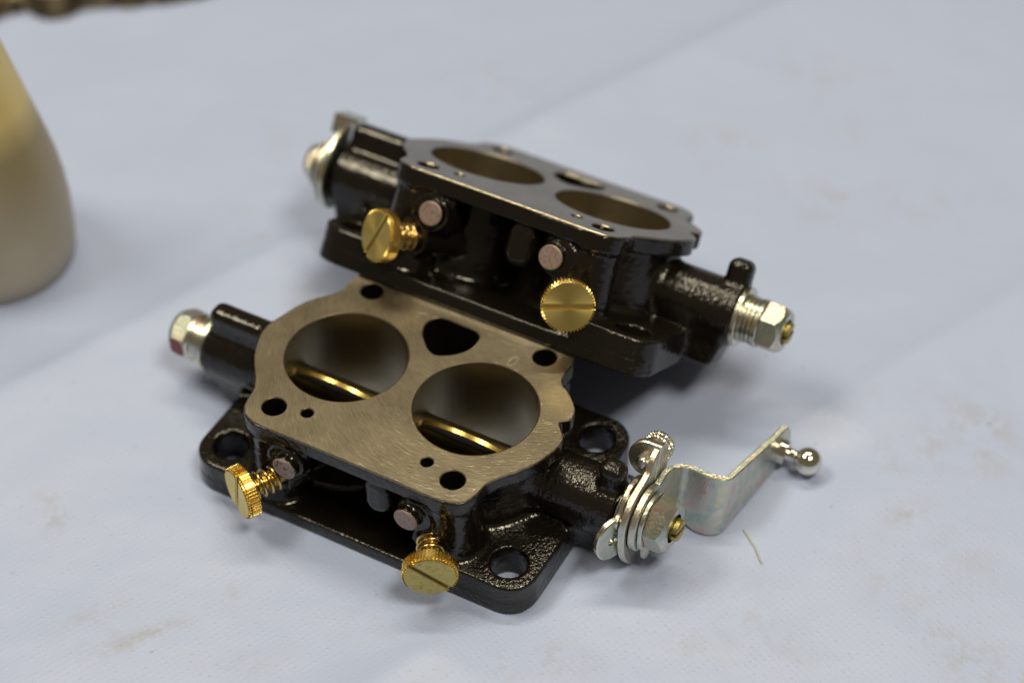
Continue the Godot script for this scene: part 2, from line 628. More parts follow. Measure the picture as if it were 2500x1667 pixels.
func cast_mesh() -> ArrayMesh:
	face_loop = smooth_loop(outline_points(), 4)
	duct_loop = smooth_loop([Vector2(-6.6, -17.1), Vector2(-7.1, -20.6), Vector2(-6.0, -23.0), Vector2(-3.6, -24.0), Vector2(1.0, -23.9), Vector2(5.4, -23.7), Vector2(7.4, -22.4), Vector2(7.8, -19.8), Vector2(7.2, -16.8), Vector2(5.4, -14.2), Vector2(3.0, -12.3), Vector2(0.7, -11.3), Vector2(-1.5, -11.9), Vector2(-4.0, -14.0)], 4)
	table_face = table_for(face_loop)
	table_duct = table_for(duct_loop)
	var lo := Vector3(-63.0, -33.3, -34.2)
	var bs := CELL * NB
	var bx := int(ceil(126.0 / bs))
	var by := int(ceil(34.2 / bs))
	var bz := int(ceil(68.4 / bs))
	var blocks: Array[Vector3i] = []
	for k in bz:
		for j in by:
			for i in bx:
				var c := lo + (Vector3(i, j, k) + Vector3.ONE * 0.5) * bs
				if absf(sdf(c.x, c.y, c.z)) < bs * 0.867 + 0.5:
					blocks.append(Vector3i(i, j, k))
	var found := []
	found.resize(blocks.size())
	var work := func(b: int) -> void: found[b] = net_block(blocks[b], lo)
	var id := WorkerThreadPool.add_group_task(work, blocks.size(), -1, true)
	WorkerThreadPool.wait_for_group_task_completion(id)
	var sx := bx * NB + 2
	var sy := by * NB + 2
	var index := {}
	var pos := PackedVector3Array()
	var nor := PackedVector3Array()
	for f in found:
		var ids: PackedInt64Array = f[0]
		for i in ids.size():
			index[ids[i]] = pos.size()
			pos.append((f[1][i] + off) * MM)
			nor.append(f[2][i])
	var tris := PackedInt32Array()
	for f in found:
		var e: PackedInt64Array = f[3]
		for i in range(0, e.size(), 2):
			var cell := e[i]
			var kind := e[i + 1]
			var axis := kind >> 1
			var step1 := [sx, sx * sy, 1][axis] as int
			var step2 := [sx * sy, 1, sx][axis] as int
			var a: int = index.get(cell, -1)
			var b: int = index.get(cell - step1, -1)
			var c: int = index.get(cell - step1 - step2, -1)
			var d: int = index.get(cell - step2, -1)
			if a < 0 or b < 0 or c < 0 or d < 0:
				continue
			if kind & 1:
				tris.append_array([a, c, b, a, d, c])
			else:
				tris.append_array([a, b, c, a, c, d])
	# front faces run clockwise
	var votes := 0
	for i in range(0, mini(tris.size(), 3000), 3):
		var g := (pos[tris[i + 2]] - pos[tris[i]]).cross(pos[tris[i + 1]] - pos[tris[i]])
		votes += 1 if g.dot(nor[tris[i]]) > 0.0 else -1
	if votes < 0:
		tris.reverse()
	var smooth_part := PackedInt32Array()
	var coarse_part := PackedInt32Array()
	var nz := FastNoiseLite.new()
	nz.frequency = 0.08
	for i in range(0, tris.size(), 3):
		var p := pos[tris[i]] / MM - off
		var q := nor[tris[i]]
		var edge := 4.0 * nz.get_noise_3d(p.x, p.y, p.z)
		var coarse := p.x > 31.0 + edge and q.y > 0.25 and p.y < -0.5
		coarse = coarse or (p.z > 31.0 and p.y < -22.0 and p.x > 24.0 + edge * 4.0) or (p.z > 31.5 and p.y < -27.0 and q.y > 0.2)
		if coarse:
			coarse_part.append_array([tris[i], tris[i + 1], tris[i + 2]])
		else:
			smooth_part.append_array([tris[i], tris[i + 1], tris[i + 2]])
	var m := ArrayMesh.new()
	for k in 2:
		var arr := []
		arr.resize(Mesh.ARRAY_MAX)
		arr[Mesh.ARRAY_VERTEX] = pos
		arr[Mesh.ARRAY_NORMAL] = nor
		arr[Mesh.ARRAY_INDEX] = coarse_part if k else smooth_part
		m.add_surface_from_arrays(Mesh.PRIMITIVE_TRIANGLES, arr)
		m.surface_set_material(k, M.black_enamel_coarse if k else M.black_enamel)
	return m

func net_block(b: Vector3i, lo: Vector3) -> Array:
	var bs := CELL * NB
	var sx := int(ceil(126.0 / bs)) * NB + 2
	var sy := int(ceil(34.2 / bs)) * NB + 2
	var w := NB + 1
	var val := PackedFloat32Array()
	val.resize(w * w * w)
	var o := lo + Vector3(b) * bs
	var at := 0
	for k in w:
		for j in w:
			for i in w:
				val[at] = sdf(o.x + i * CELL, o.y + j * CELL, o.z + k * CELL)
				at += 1
	var ids := PackedInt64Array()
	var pos := PackedVector3Array()
	var nor := PackedVector3Array()
	var edges := PackedInt64Array()
	for k in NB:
		for j in NB:
			for i in NB:
				var c0 := (k * w + j) * w + i
				var v0 := val[c0]
				var v1 := val[c0 + 1]
				var v2 := val[c0 + w]
				var v3 := val[c0 + w + 1]
				var v4 := val[c0 + w * w]
				var v5 := val[c0 + w * w + 1]
				var v6 := val[c0 + w * w + w]
				var v7 := val[c0 + w * w + w + 1]
				var neg := int(v0 < 0.0) + int(v1 < 0.0) + int(v2 < 0.0) + int(v3 < 0.0) + int(v4 < 0.0) + int(v5 < 0.0) + int(v6 < 0.0) + int(v7 < 0.0)
				if neg == 0 or neg == 8:
					continue
				var s := Vector3.ZERO
				var n := 0
				for e in [[v0, v1, 0, 0, 0, 0], [v2, v3, 0, 1, 0, 0], [v4, v5, 0, 0, 1, 0], [v6, v7, 0, 1, 1, 0], [v0, v2, 0, 0, 0, 1], [v1, v3, 1, 0, 0, 1], [v4, v6, 0, 0, 1, 1], [v5, v7, 1, 0, 1, 1], [v0, v4, 0, 0, 0, 2], [v1, v5, 1, 0, 0, 2], [v2, v6, 0, 1, 0, 2], [v3, v7, 1, 1, 0, 2]]:
					var p: float = e[0]
					var q: float = e[1]
					if (p < 0.0) != (q < 0.0):
						var f := p / (p - q)
						var base := Vector3(e[2], e[3], e[4])
						base[e[5]] += f
						s += base
						n += 1
				s /= n
				var g := Vector3(v1 + v3 + v5 + v7 - v0 - v2 - v4 - v6, v2 + v3 + v6 + v7 - v0 - v1 - v4 - v5, v4 + v5 + v6 + v7 - v0 - v1 - v2 - v3)
				var cell := ((b.z * NB + k) * sy + (b.y * NB + j)) * sx + b.x * NB + i
				ids.append(cell)
				pos.append(o + (Vector3(i, j, k) + s) * CELL)
				nor.append(g.normalized())
				# edges from this cell's lowest corner
				if (v0 < 0.0) != (v1 < 0.0):
					edges.append(cell)
					edges.append(0 if v0 < 0.0 else 1)
				if (v0 < 0.0) != (v2 < 0.0):
					edges.append(cell)
					edges.append(2 if v0 < 0.0 else 3)
				if (v0 < 0.0) != (v4 < 0.0):
					edges.append(cell)
					edges.append(4 if v0 < 0.0 else 5)
	return [ids, pos, nor, edges]

# ------------------------------------------------------------------ parts of a throttle body
func body_parts(root: Node3D, plate_tilt: float) -> void:
	if shared.is_empty():
		shared.cast = cast_mesh()
		# machined top face: a thin bare skin with slightly nicked rim
		var nz := FastNoiseLite.new()
		nz.frequency = 0.35
		nz.seed = 2
		var loop := PackedVector2Array()
		var fine := PackedVector2Array()
		for i in face_loop.size():
			var a := face_loop[i]
			var b := face_loop[(i + 1) % face_loop.size()]
			var n := maxi(1, int(a.distance_to(b) / 0.55))
			for k in n:
				fine.append(a.lerp(b, float(k) / n))
		for i in fine.size():
			var d := (fine[(i + 1) % fine.size()] - fine[i - 1]).normalized()
			loop.append(fine[i] + Vector2(d.y, -d.x) * (nz.get_noise_2d(fine[i].x * 3.0, fine[i].y * 3.0) * 0.22))
		var holes := [circle(Vector2(-BORE_X, 0.15), BORE_R, 120), circle(Vector2(BORE_X, 0.15), BORE_R, 120), duct_loop]
		for s in [[-1, 1], [1, 1], [1, -1], [-1, -1]]:
			holes.append(circle(Vector2(HOLE.x * s[0], HOLE.y * s[1]), 3.1, 40))
		for s in [-1, 1]:
			holes.append(circle(Vector2(17.4 * s, 21.7), 1.58, 24))
		var m := maker()
		m.plate(loop, holes, -0.45, 0.0, 0.24, along_y(), Rect2(-46, -33, 92, 66), false)
		shared.face = m.mesh(M.ground_face)
		for s in [-1, 1]:
			m = maker()
			m.lathe([Vector2(-0.1, 16.0), Vector2(-31.9, 16.0), Vector2(-31.9, 16.25)], 120, Transform3D(along_y().basis, Vector3(BORE_X * s, 0, 0.15)))
			shared["bore%d" % s] = m.mesh(M.bored_metal)
			m = maker()
			m.plate(circle(Vector2(17.7 * s, -9.7), 3.26, 48), [], 33.0, 33.75, 0.22, Transform3D.IDENTITY)
			shared["plug%d" % s] = m.mesh(M.lead_plug)
		m = maker()
		m.lathe([Vector2(-60, 4.0), Vector2(60, 4.0)], 40, along_x(SHAFT_Y))
		shared.shaft = m.mesh(M.shaded_brass)
	part("casting", shared.cast, root)
	part("machined_face", shared.face, root)
	for s in [-1, 1]:
		part("bore_wall", shared["bore%d" % s], root)
	for s in [-1, 1]:
		var plug := part("sealing_plug", shared["plug%d" % s], root)
		if s < 0 and root.name == "throttle_body":
			plug.set_surface_override_material(0, M.lead_plug_pitted)
	part("throttle_shaft", shared.shaft, root)
	for s in [-1, 1]:
		var o := off
		off = Vector3.ZERO
		var m := maker()
		m.plate(circle(Vector2.ZERO, 15.5, 120), [], -0.72, 0.72, 0.1, Transform3D.IDENTITY)
		var disc := part("throttle_plate", m.mesh(M.shaded_brass), root)  # shade on the plate faces is in the colour; rim stays plain brass
		m = maker()
		m.lathe([Vector2(-0.74, 15.1), Vector2(-0.74, 15.6), Vector2(-0.5, 15.88), Vector2(0.6, 15.88), Vector2(0.74, 15.75), Vector2(0.74, 15.1)], 120, Transform3D.IDENTITY)
		part("rim", m.mesh(M.brass), disc)
		off = o
		# the plate's own z is its axis; tilt 0 closes the bore
		disc.transform = Transform3D(Basis(Vector3.RIGHT, PI / 2 + plate_tilt), (Vector3(BORE_X * s, SHAFT_Y, 0.1) + off) * MM)

func mixture_screw(root: Node3D, s: int, turn: float, face: StandardMaterial3D, out_by := 0.0) -> void:
	var dir := Vector3(0.485 * s, 0, 0.875).normalized()
	var c := Vector3(28.3 * s, -18.4, 40.2) + dir * out_by
	var t := along(dir, c, turn)
	var teeth := 48
	var outline := PackedVector2Array()
	for i in teeth:
		var a := TAU * i / teeth
		var st := TAU / teeth
		outline.append(Vector2.from_angle(a - st * 0.30) * 6.5)
		outline.append(Vector2.from_angle(a - st * 0.20) * 7.0)
		outline.append(Vector2.from_angle(a + st * 0.20) * 7.0)
		outline.append(Vector2.from_angle(a + st * 0.30) * 6.5)
	var m := maker()
	m.plate(outline, [], -3.7, -0.85, 0.25, t)
	var w := 0.72
	for side in [1, -1]:
		var seg := PackedVector2Array()
		for p in outline:
			if p.y * side > w:
				seg.append(p)
		# keep the run in order along the rim and close it with the slot wall
		var a := []
		for p in seg:
			a.append([fposmod(p.angle() * side, TAU), p])
		a.sort_custom(func(p, q): return p[0] < q[0])
		var run := PackedVector2Array()
		run.append(Vector2(sqrt(6.7 * 6.7 - w * w), w * side))
		for e in a:
			run.append(e[1])
		run.append(Vector2(-sqrt(6.7 * 6.7 - w * w), w * side))
		m.plate(run, [], -0.9, -0.06, 0.3, t)
	var head := part("mixture_screw", m.mesh(M.brass), root)
	# turned end faces: polar strips so that the tool marks run round
	m = maker()
	var nn := t.basis * Vector3(0, 0, 1)
	for side in [1, -1]:
		for i in 48:
			var a0 := PI * (i + 0.001) / 48.0
			var a1 := PI * (i + 0.999) / 48.0
			var pts := []
			for a in [a0, a1]:
				var r0 := (w + 0.05) / maxf(sin(a), 0.01)
				pts.append([a, r0])
			if pts[0][1] > 6.3 or pts[1][1] > 6.3:
				continue
			for k in 6:
				var q := []
				for pr in pts:
					for kk in [k, k + 1]:
						var r: float = lerpf(pr[1], 6.36, kk / 6.0)
						var ang: float = pr[0] * side
						q.append([t * Vector3(cos(ang) * r, sin(ang) * r, 0.0), Vector2(ang * 3.0, r)])
				m.tri(q[0][0], q[1][0], q[3][0], nn, nn, nn, q[0][1], q[1][1], q[3][1])
				m.tri(q[0][0], q[3][0], q[2][0], nn, nn, nn, q[0][1], q[3][1], q[2][1])
	var sl := []
	for e in [[-6.45, -w + 0.03], [6.45, -w + 0.03], [6.45, w - 0.03], [-6.45, w - 0.03]]:
		sl.append([t * Vector3(e[0], e[1], -0.82), Vector2(e[0], e[1])])
	m.tri(sl[0][0], sl[1][0], sl[2][0], nn, nn, nn, sl[0][1], sl[1][1], sl[2][1])
	m.tri(sl[0][0], sl[2][0], sl[3][0], nn, nn, nn, sl[0][1], sl[2][1], sl[3][1])
	part("slotted_face", m.mesh(face), head)
	m = maker()
	m.lathe([Vector2(-15, 2.1), Vector2(-3.6, 2.1)], 24, t)
	for i in 10:
		var z := -12.0 + i * 0.85
		m.lathe([Vector2(z, 2.1), Vector2(z + 0.3, 2.42), Vector2(z + 0.45, 2.42), Vector2(z + 0.75, 2.1)], 24, t)
	part("screw_shank", m.mesh(M.brass), head)
	m = maker()
	var path := PackedVector3Array()
	var turns := 4.6
	for i in 100:
		var f := i / 99.0
		var flat := clampf((f - 0.12) / 0.76, 0.0, 1.0)
		path.append(t * Vector3(cos(f * TAU * turns) * 3.25, sin(f * TAU * turns) * 3.25, lerpf(-11.3 - out_by * 0.5, -4.2, flat)))
	m.tube(path, 0.52, 8)
	part("spring", m.mesh(M.spring_wire), head)

func hexagon(z: float, y: float, r: float, turn: float) -> PackedVector2Array:
	return circle(Vector2(z, y), r, 6, turn)

# hexagon nut along x from x0 to x1 (either way), the outer end chamfered to a cone
func hex_nut(x0: float, x1: float, r: float, turn: float, material: Material) -> ArrayMesh:
	var m := maker()
	var s := signf(x1 - x0)
	var t := Transform3D(Basis(Vector3(0, 0, 1), Vector3(0, 1, 0), Vector3(s, 0, 0)), Vector3(x0, SHAFT_Y, 0))
	var h := absf(x1 - x0)
	var n := 14
	var cone := r * 0.80
	for i in 6:
		var a := turn + PI / 3 * i
		var b := a + PI / 3
		var pa := Vector2.from_angle(a) * r
		var pb := Vector2.from_angle(b) * r
		var mid := Vector2.from_angle((a + b) / 2)
		var side := t.basis * Vector3(mid.x, mid.y, 0)
		for k in n:
			var p := pa.lerp(pb, float(k) / n)
			var q := pa.lerp(pb, float(k + 1) / n)
			# a cone of 45 degrees cuts the flats in arcs
			var hp := h - (p.length() - r * 0.866) * 1.15 - 0.9
			var hq := h - (q.length() - r * 0.866) * 1.15 - 0.9
			m.quad(t * Vector3(p.x, p.y, 0), t * Vector3(q.x, q.y, 0), t * Vector3(q.x, q.y, hq), t * Vector3(p.x, p.y, hp), side, side, side, side)
			var np := (t.basis * Vector3(p.normalized().x, p.normalized().y, 1.1)).normalized()
			var nq := (t.basis * Vector3(q.normalized().x, q.normalized().y, 1.1)).normalized()
			var ip := p.normalized() * cone
			var iq := q.normalized() * cone
			m.quad(t * Vector3(p.x, p.y, hp), t * Vector3(q.x, q.y, hq), t * Vector3(iq.x, iq.y, h), t * Vector3(ip.x, ip.y, h), np, nq, nq, np)
			var up := t.basis * Vector3(0, 0, 1)
			m.quad(t * Vector3(ip.x, ip.y, h), t * Vector3(iq.x, iq.y, h), t * Vector3(iq.x * 0.66, iq.y * 0.66, h), t * Vector3(ip.x * 0.66, ip.y * 0.66, h), up, up, up, up)
	return m.mesh(material)

# threaded brass shaft end with a screwdriver slot across it
func shaft_end(x0: float, x1: float, slot_turn: float) -> ArrayMesh:
	var m := maker()
	var s := signf(x1 - x0)
	var t := Transform3D(Basis(Vector3(0, 0, 1), Vector3(0, 1, 0), Vector3(s, 0, 0)).rotated(Vector3.RIGHT, slot_turn), Vector3(x0, SHAFT_Y, 0))
	var h := absf(x1 - x0)
	m.lathe([Vector2(0, 2.9), Vector2(h - 1.6, 2.9), Vector2(h - 1.6, 0.0)], 32, t)
	for side in [1, -1]:
		var p := PackedVector2Array()
		var a0 := asin(0.5 / 2.9)
		for i in 17:
			var a := lerpf(a0, PI - a0, i / 16.0)
			p.append(Vector2(cos(a) * 2.9, sin(a) * 2.9 * side))
		m.plate(p, [], h - 1.65, h, 0.25, t)
	return m.mesh(M.brass_dull)

func washer(x0: float, x1: float, r: float, bevel := 0.2, called := "zinc_plate") -> ArrayMesh:
	var m := maker()
	m.plate(circle(Vector2(0, SHAFT_Y), r, 56), [], minf(x0, x1), maxf(x0, x1), bevel, along_x())
	return m.mesh(M[called])

func nut_stack(root: Node3D, s: int, turn: float) -> void:
	# plain end of the shaft: big washer, collar, spring washer, nut
	part("washer", washer(60.9 * s, 62.3 * s, 8.2), root)
	var m := maker()
	m.lathe([Vector2(62.3, 6.2), Vector2(62.5, 6.5), Vector2(63.4, 6.5), Vector2(63.6, 5.8), Vector2(63.8, 6.4), Vector2(64.6, 6.4), Vector2(64.8, 5.7), Vector2(65.0, 6.3), Vector2(65.9, 6.3), Vector2(65.9, 3.0)], 56, Transform3D(Basis(Vector3(0, 0, 1), Vector3(0, 1, 0), Vector3(s, 0, 0)), Vector3(0, SHAFT_Y, 0)))
	part("collar", m.mesh(M.zinc_plate), root)
	part("washer", washer(66.05 * s, 67.8 * s, 6.55, 0.3), root)
	part("nut", hex_nut(68.0 * s, (74.0 if s > 0 else 73.2) * s, 6.7, turn, M.zinc_rough), root)
	part("shaft_end", shaft_end(66.0 * s, (75.3 if s > 0 else 73.3) * s, 0.35), root)

func front_body() -> void:
	var root := Node3D.new()
	root.name = "throttle_body"
	add_child(root)
	describe(root, "black throttle body lying flat in front with tan ground top face and zinc throttle lever", "throttle body", "black throttle bodies")
	body_parts(root, 0.52 - PI / 2)
	mixture_screw(root, 1, deg_to_rad(-42), M.brass_dull)
	mixture_screw(root, -1, deg_to_rad(80), M.brass_turned)
	nut_stack(root, -1, deg_to_rad(26.0))
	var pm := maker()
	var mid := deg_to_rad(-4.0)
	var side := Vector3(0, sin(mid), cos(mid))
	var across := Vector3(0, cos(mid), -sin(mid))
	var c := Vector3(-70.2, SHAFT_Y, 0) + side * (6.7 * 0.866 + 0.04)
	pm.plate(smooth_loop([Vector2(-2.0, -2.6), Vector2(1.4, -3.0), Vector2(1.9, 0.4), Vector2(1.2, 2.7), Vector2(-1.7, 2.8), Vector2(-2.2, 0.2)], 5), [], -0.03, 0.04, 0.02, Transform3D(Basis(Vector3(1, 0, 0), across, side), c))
	part("painted_reflection", pm.mesh(M.red_reflection), root)  # a reflection on the facet, painted as a thin red patch
	throttle_lever(root)

func throttle_lever(root: Node3D) -> void:
	var ax := along_x()
	part("washer", washer(60.9, 62.2, 6.6), root)
	# tab plate with a small hole, its tab bent inwards
	var m := maker()
	m.plate(smooth_loop([Vector2(7.0, -9.6), Vector2(4.2, -6.6), Vector2(0, -5.2), Vector2(-5, -7.0), Vector2(-9, -13), Vector2(-8, -20), Vector2(-2, -24), Vector2(4, -22), Vector2(8.6, -14.0), Vector2(9.2, -10.8)], 5), [], 62.3, 63.7, 0.25, ax)
	var tt := Transform3D(Basis(Vector3.UP, -0.45) * ax.basis, Vector3(62.2, -16.9, 9.2))
	m.plate(smooth_loop([Vector2(-3.6, 6.2), Vector2(1.6, 6.4), Vector2(4.6, 3.0), Vector2(4.9, -2.0), Vector2(2.6, -6.0), Vector2(-1.6, -6.4), Vector2(-4.6, -3.0), Vector2(-5.0, 2.4)], 6), [circle(Vector2(0.2, -0.2), 1.0, 20)], -0.9, 0.9, 0.35, tt)
	var tab := part("tab_plate", m.mesh(M.zinc_plate), root)
	# stop lever: sector with a lug that carries the idle screw
	m = maker()
	m.plate(smooth_loop([Vector2(-2.5, -29.6), Vector2(2.5, -30.6), Vector2(5.6, -28.6), Vector2(8.6, -23.5), Vector2(9.8, -17.6), Vector2(9.4, -12.0), Vector2(7.0, -8.2), Vector2(3.2, -6.0), Vector2(-1.0, -5.4), Vector2(-4.2, -4.6), Vector2(-7.0, -1.6), Vector2(-11.0, -0.9), Vector2(-14.6, -3.4), Vector2(-15.8, -8.0), Vector2(-13.2, -12.5), Vector2(-10.2, -17.5), Vector2(-8.2, -23.0)], 5), [], 64.0, 65.9, 0.3, ax)
	var d := Vector3(0, -0.33, -0.944).normalized()
	var p0 := Vector3(62.7, -3.6, -6.0)
	var t := along(d, p0)
	var bx := t.basis.inverse() * Vector3.RIGHT
	var lug := PackedVector2Array()
	var to := Vector2(bx.x, bx.y).normalized()
	for i in 25:
		var a := to.angle() + PI / 2 + PI * i / 24.0
		lug.append(Vector2.from_angle(a) * 4.9)
	lug.append(to * 3.4 + to.orthogonal() * 4.9)
	lug.append(to * 3.4 - to.orthogonal() * 4.9)
	m.plate(lug, [], 2.4, 4.4, 0.35, t)
	var stop := part("stop_lever", m.mesh(M.zinc_rough), root)
	m = maker()
	m.lathe([Vector2(-0.6, 0.0), Vector2(-0.6, 1.1), Vector2(0.0, 1.6), Vector2(8.6, 1.6)], 24, t)
	for i in 4:
		var z := 0.15 + i * 0.6
		m.lathe([Vector2(z, 1.55), Vector2(z + 0.25, 1.95), Vector2(z + 0.55, 1.55)], 24, t)
	m.lathe([Vector2(4.4, 2.7), Vector2(6.2, 2.7), Vector2(6.4, 2.2), Vector2(7.0, 2.2), Vector2(7.2, 2.9), Vector2(8.4, 2.9)], 32, t)
	var outline := PackedVector2Array()
	for i in 30:
		outline.append(Vector2.from_angle(TAU * i / 30) * 4.0)
		outline.append(Vector2.from_angle(TAU * (i + 0.5) / 30) * 3.75)
	m.plate(outline, [], 8.4, 9.9, 0.25, t)
	m.plate(outline, [], 10.05, 11.6, 0.3, along(d, p0, TAU / 60))
	part("idle_screw", m.mesh(M.zinc_plate), stop)
	# the long cranked lever with its ball
	m = maker()
	m.plate(circle(Vector2(0, SHAFT_Y), 8.8, 56), [], 66.2, 68.1, 0.3, ax)
	strap(m)
	var lever := part("throttle_lever", m.mesh(M.zinc_rough), root)
	m = maker()
	var bt := along(Vector3(1, -0.06, -0.05), Vector3(82.9, -26.9, -46.2))
	m.lathe([Vector2(0.6, 3.3), Vector2(3.0, 3.3), Vector2(3.25, 3.0), Vector2(3.25, 1.9), Vector2(4.0, 1.75), Vector2(5.6, 1.6), Vector2(6.2, 1.9)], 40, bt)
	var prof := []
	for i in 25:
		var a := lerpf(0.5, PI, i / 24.0)
		prof.append(Vector2(8.9 - 3.75 * cos(a), 3.75 * sin(a)))
	m.lathe(prof, 48, bt)
	part("ball_stud", m.mesh(M.chrome), lever)
	# lock washer with teeth below the nut
	m = maker()
	m.plate(smooth_loop([Vector2(7.4, -15.5), Vector2(6.2, -10.6), Vector2(2.0, -8.2), Vector2(-3.0, -8.6), Vector2(-6.8, -12.4), Vector2(-7.4, -17), Vector2(-5.4, -22.2), Vector2(-4.4, -25.4), Vector2(-1.8, -25.6), Vector2(-1.0, -23.8), Vector2(1.2, -24.0), Vector2(2.2, -26.4), Vector2(4.6, -25.6), Vector2(5.2, -22.0), Vector2(7.0, -19.4)], 5), [], 68.2, 69.4, 0.2, ax)
	m.plate(PackedVector2Array([Vector2(-5.6, -23.0), Vector2(-2.6, -23.6), Vector2(-2.4, -22.2), Vector2(-5.4, -21.6)]), [], 69.2, 71.2, 0.2, ax)
	part("lock_washer", m.mesh(M.zinc_plate), root)
	part("nut", hex_nut(69.5, 75.0, 7.3, deg_to_rad(14), M.zinc_rough), root)
	part("shaft_end", shaft_end(66.0, 76.8, -0.25), root)

func strap(m: Maker) -> void:
	var keys := [Vector2(67.15, -2), Vector2(67.15, -8), Vector2(67.2, -12.5), Vector2(67.9, -15.7), Vector2(69.5, -17.2), Vector2(72.2, -17.5), Vector2(75.2, -17.2), Vector2(78.0, -17.8), Vector2(79.8, -19.5), Vector2(80.4, -23.0), Vector2(81.0, -28.0), Vector2(81.6, -33.0), Vector2(82.2, -38.0), Vector2(82.8, -43.0), Vector2(83.3, -48.0), Vector2(83.7, -52.0)]
	var curve := PackedVector2Array()
	for i in keys.size() - 1:
		for k in 6:
			curve.append(keys[i].cubic_interpolate(keys[i + 1], keys[maxi(i - 1, 0)], keys[mini(i + 2, keys.size() - 1)], k / 6.0))
	curve.append(keys[-1])
	var length := PackedFloat32Array([0.0])
	for i in range(1, curve.size()):
		length.append(length[i - 1] + curve[i].distance_to(curve[i - 1]))
	var total := length[-1]
	var half := 0.9
	var rows := []
	for i in curve.size():
		var tan := (curve[mini(i + 1, curve.size() - 1)] - curve[maxi(i - 1, 0)]).normalized()
		var nn := Vector2(-tan.y, tan.x)
		var f := length[i]
		var top := lerpf(-9.0, -14.6, smoothstep(4.0, 17.0, f))
		var bot := lerpf(-24.0, -32.1, smoothstep(4.0, 22.0, f))
		top = lerpf(top, -20.6, clampf((f - 24.0) / (total - 30.0), 0.0, 1.0))
		var left := total - f
		if left < 5.8:
			var mid := (top + bot) * 0.5
			var k := sqrt(maxf(0.0, 1.0 - ((5.8 - left) / 5.8) ** 2))
			top = mid + (top - mid) * maxf(k, 0.02)
			bot = mid + (bot - mid) * maxf(k, 0.02)
		rows.append([curve[i], nn, top, bot])
	var rim := 0.28
	for i in rows.size() - 1:
		var a = rows[i]
		var b = rows[i + 1]
		# cross-section with chamfered edges: eight corners
		var pa := []
		var pb := []
		var nrm := []
		for c in [[half, -rim, 1.0, 0.0], [half - rim, 0.0, 0.0, 1.0], [-half + rim, 0.0, 0.0, 1.0], [-half, -rim, -1.0, 0.0]]:
			for r in [[a, pa], [b, pb]]:
				var q: Vector2 = r[0][0] + r[0][1] * c[0]
				r[1].append(Vector3(q.x, r[0][2] + c[1], q.y - (r[0][2] + 24.0) * 0.24))
			nrm.append([c[2], c[3]])
		for c in [[-half, rim, -1.0, 0.0], [-half + rim, 0.0, 0.0, -1.0], [half - rim, 0.0, 0.0, -1.0], [half, rim, 1.0, 0.0]]:
			for r in [[a, pa], [b, pb]]:
				var q: Vector2 = r[0][0] + r[0][1] * c[0]
				r[1].append(Vector3(q.x, r[0][3] + c[1], q.y - (r[0][3] + 24.0) * 0.24))
			nrm.append([c[2], c[3]])
		for k in 8:
			var j := (k + 1) % 8
			var flat = [nrm[k][0] + nrm[j][0], nrm[k][1] + nrm[j][1]]
			var na := Vector3(a[1].x * flat[0], flat[1], a[1].y * flat[0]).normalized()
			var nb := Vector3(b[1].x * flat[0], flat[1], b[1].y * flat[0]).normalized()
			m.quad(pa[k], pa[j], pb[j], pb[k], na, na, nb, nb)

func rear_body() -> void:
	var root := Node3D.new()
	root.name = "throttle_body"
	add_child(root, true)
	describe(root, "black throttle body behind, tilted back with its front edge propped on the other one", "throttle body", "black throttle bodies")
	body_parts(root, 0.06)
	mixture_screw(root, 1, deg_to_rad(13), M.brass_turned)
	mixture_screw(root, -1, deg_to_rad(66), M.brass_turned)
	nut_stack(root, 1, 0.35)
	# return spring end
	var ax := along_x()
	var m := maker()
	m.plate(smooth_loop([Vector2(8, -23), Vector2(11, -17), Vector2(9.6, -9), Vector2(5, -3.4), Vector2(-1, -2.0), Vector2(-8, -7), Vector2(-10, -16), Vector2(-6, -24), Vector2(2, -26.5)], 5), [], -63.4, -61.6, 0.3, ax)
	m.plate(PackedVector2Array([Vector2(-9.5, -6.5), Vector2(-3.0, -6.5), Vector2(-3.0, -0.9), Vector2(-9.5, -0.9)]), [], -70.0, -62.4, 0.5, ax)
	part("return_plate", m.mesh(M.zinc_plate), root)
	for w in [[-64.8, -63.6, 10.8], [-66.1, -65.2, 7.1], [-67.3, -66.4, 6.7], [-68.5, -67.6, 7.0]]:
		part("washer", washer(w[0], w[1], w[2], 0.2, "zinc_rough"), root)
	part("collar", washer(-68.6, -62.0, 5.8, 0.2, "zinc_rough"), root)
	part("nut", hex_nut(-68.7, -72.0, 5.6, 0.85, M.zinc_rough), root)
	part("shaft_end", shaft_end(-66.0, -72.3, 0.4), root)
	var b := Basis(Vector3(1.0, -0.0027, -0.003), Vector3(0.0008, 0.849, -0.5283), Vector3(0.0039, 0.5283, 0.849)).orthonormalized()
	root.transform = Transform3D(b, (b * Vector3(0, -H, 0) + Vector3(1.856, 10.8755, -71.767) + Vector3(0, H, 0)) * MM)

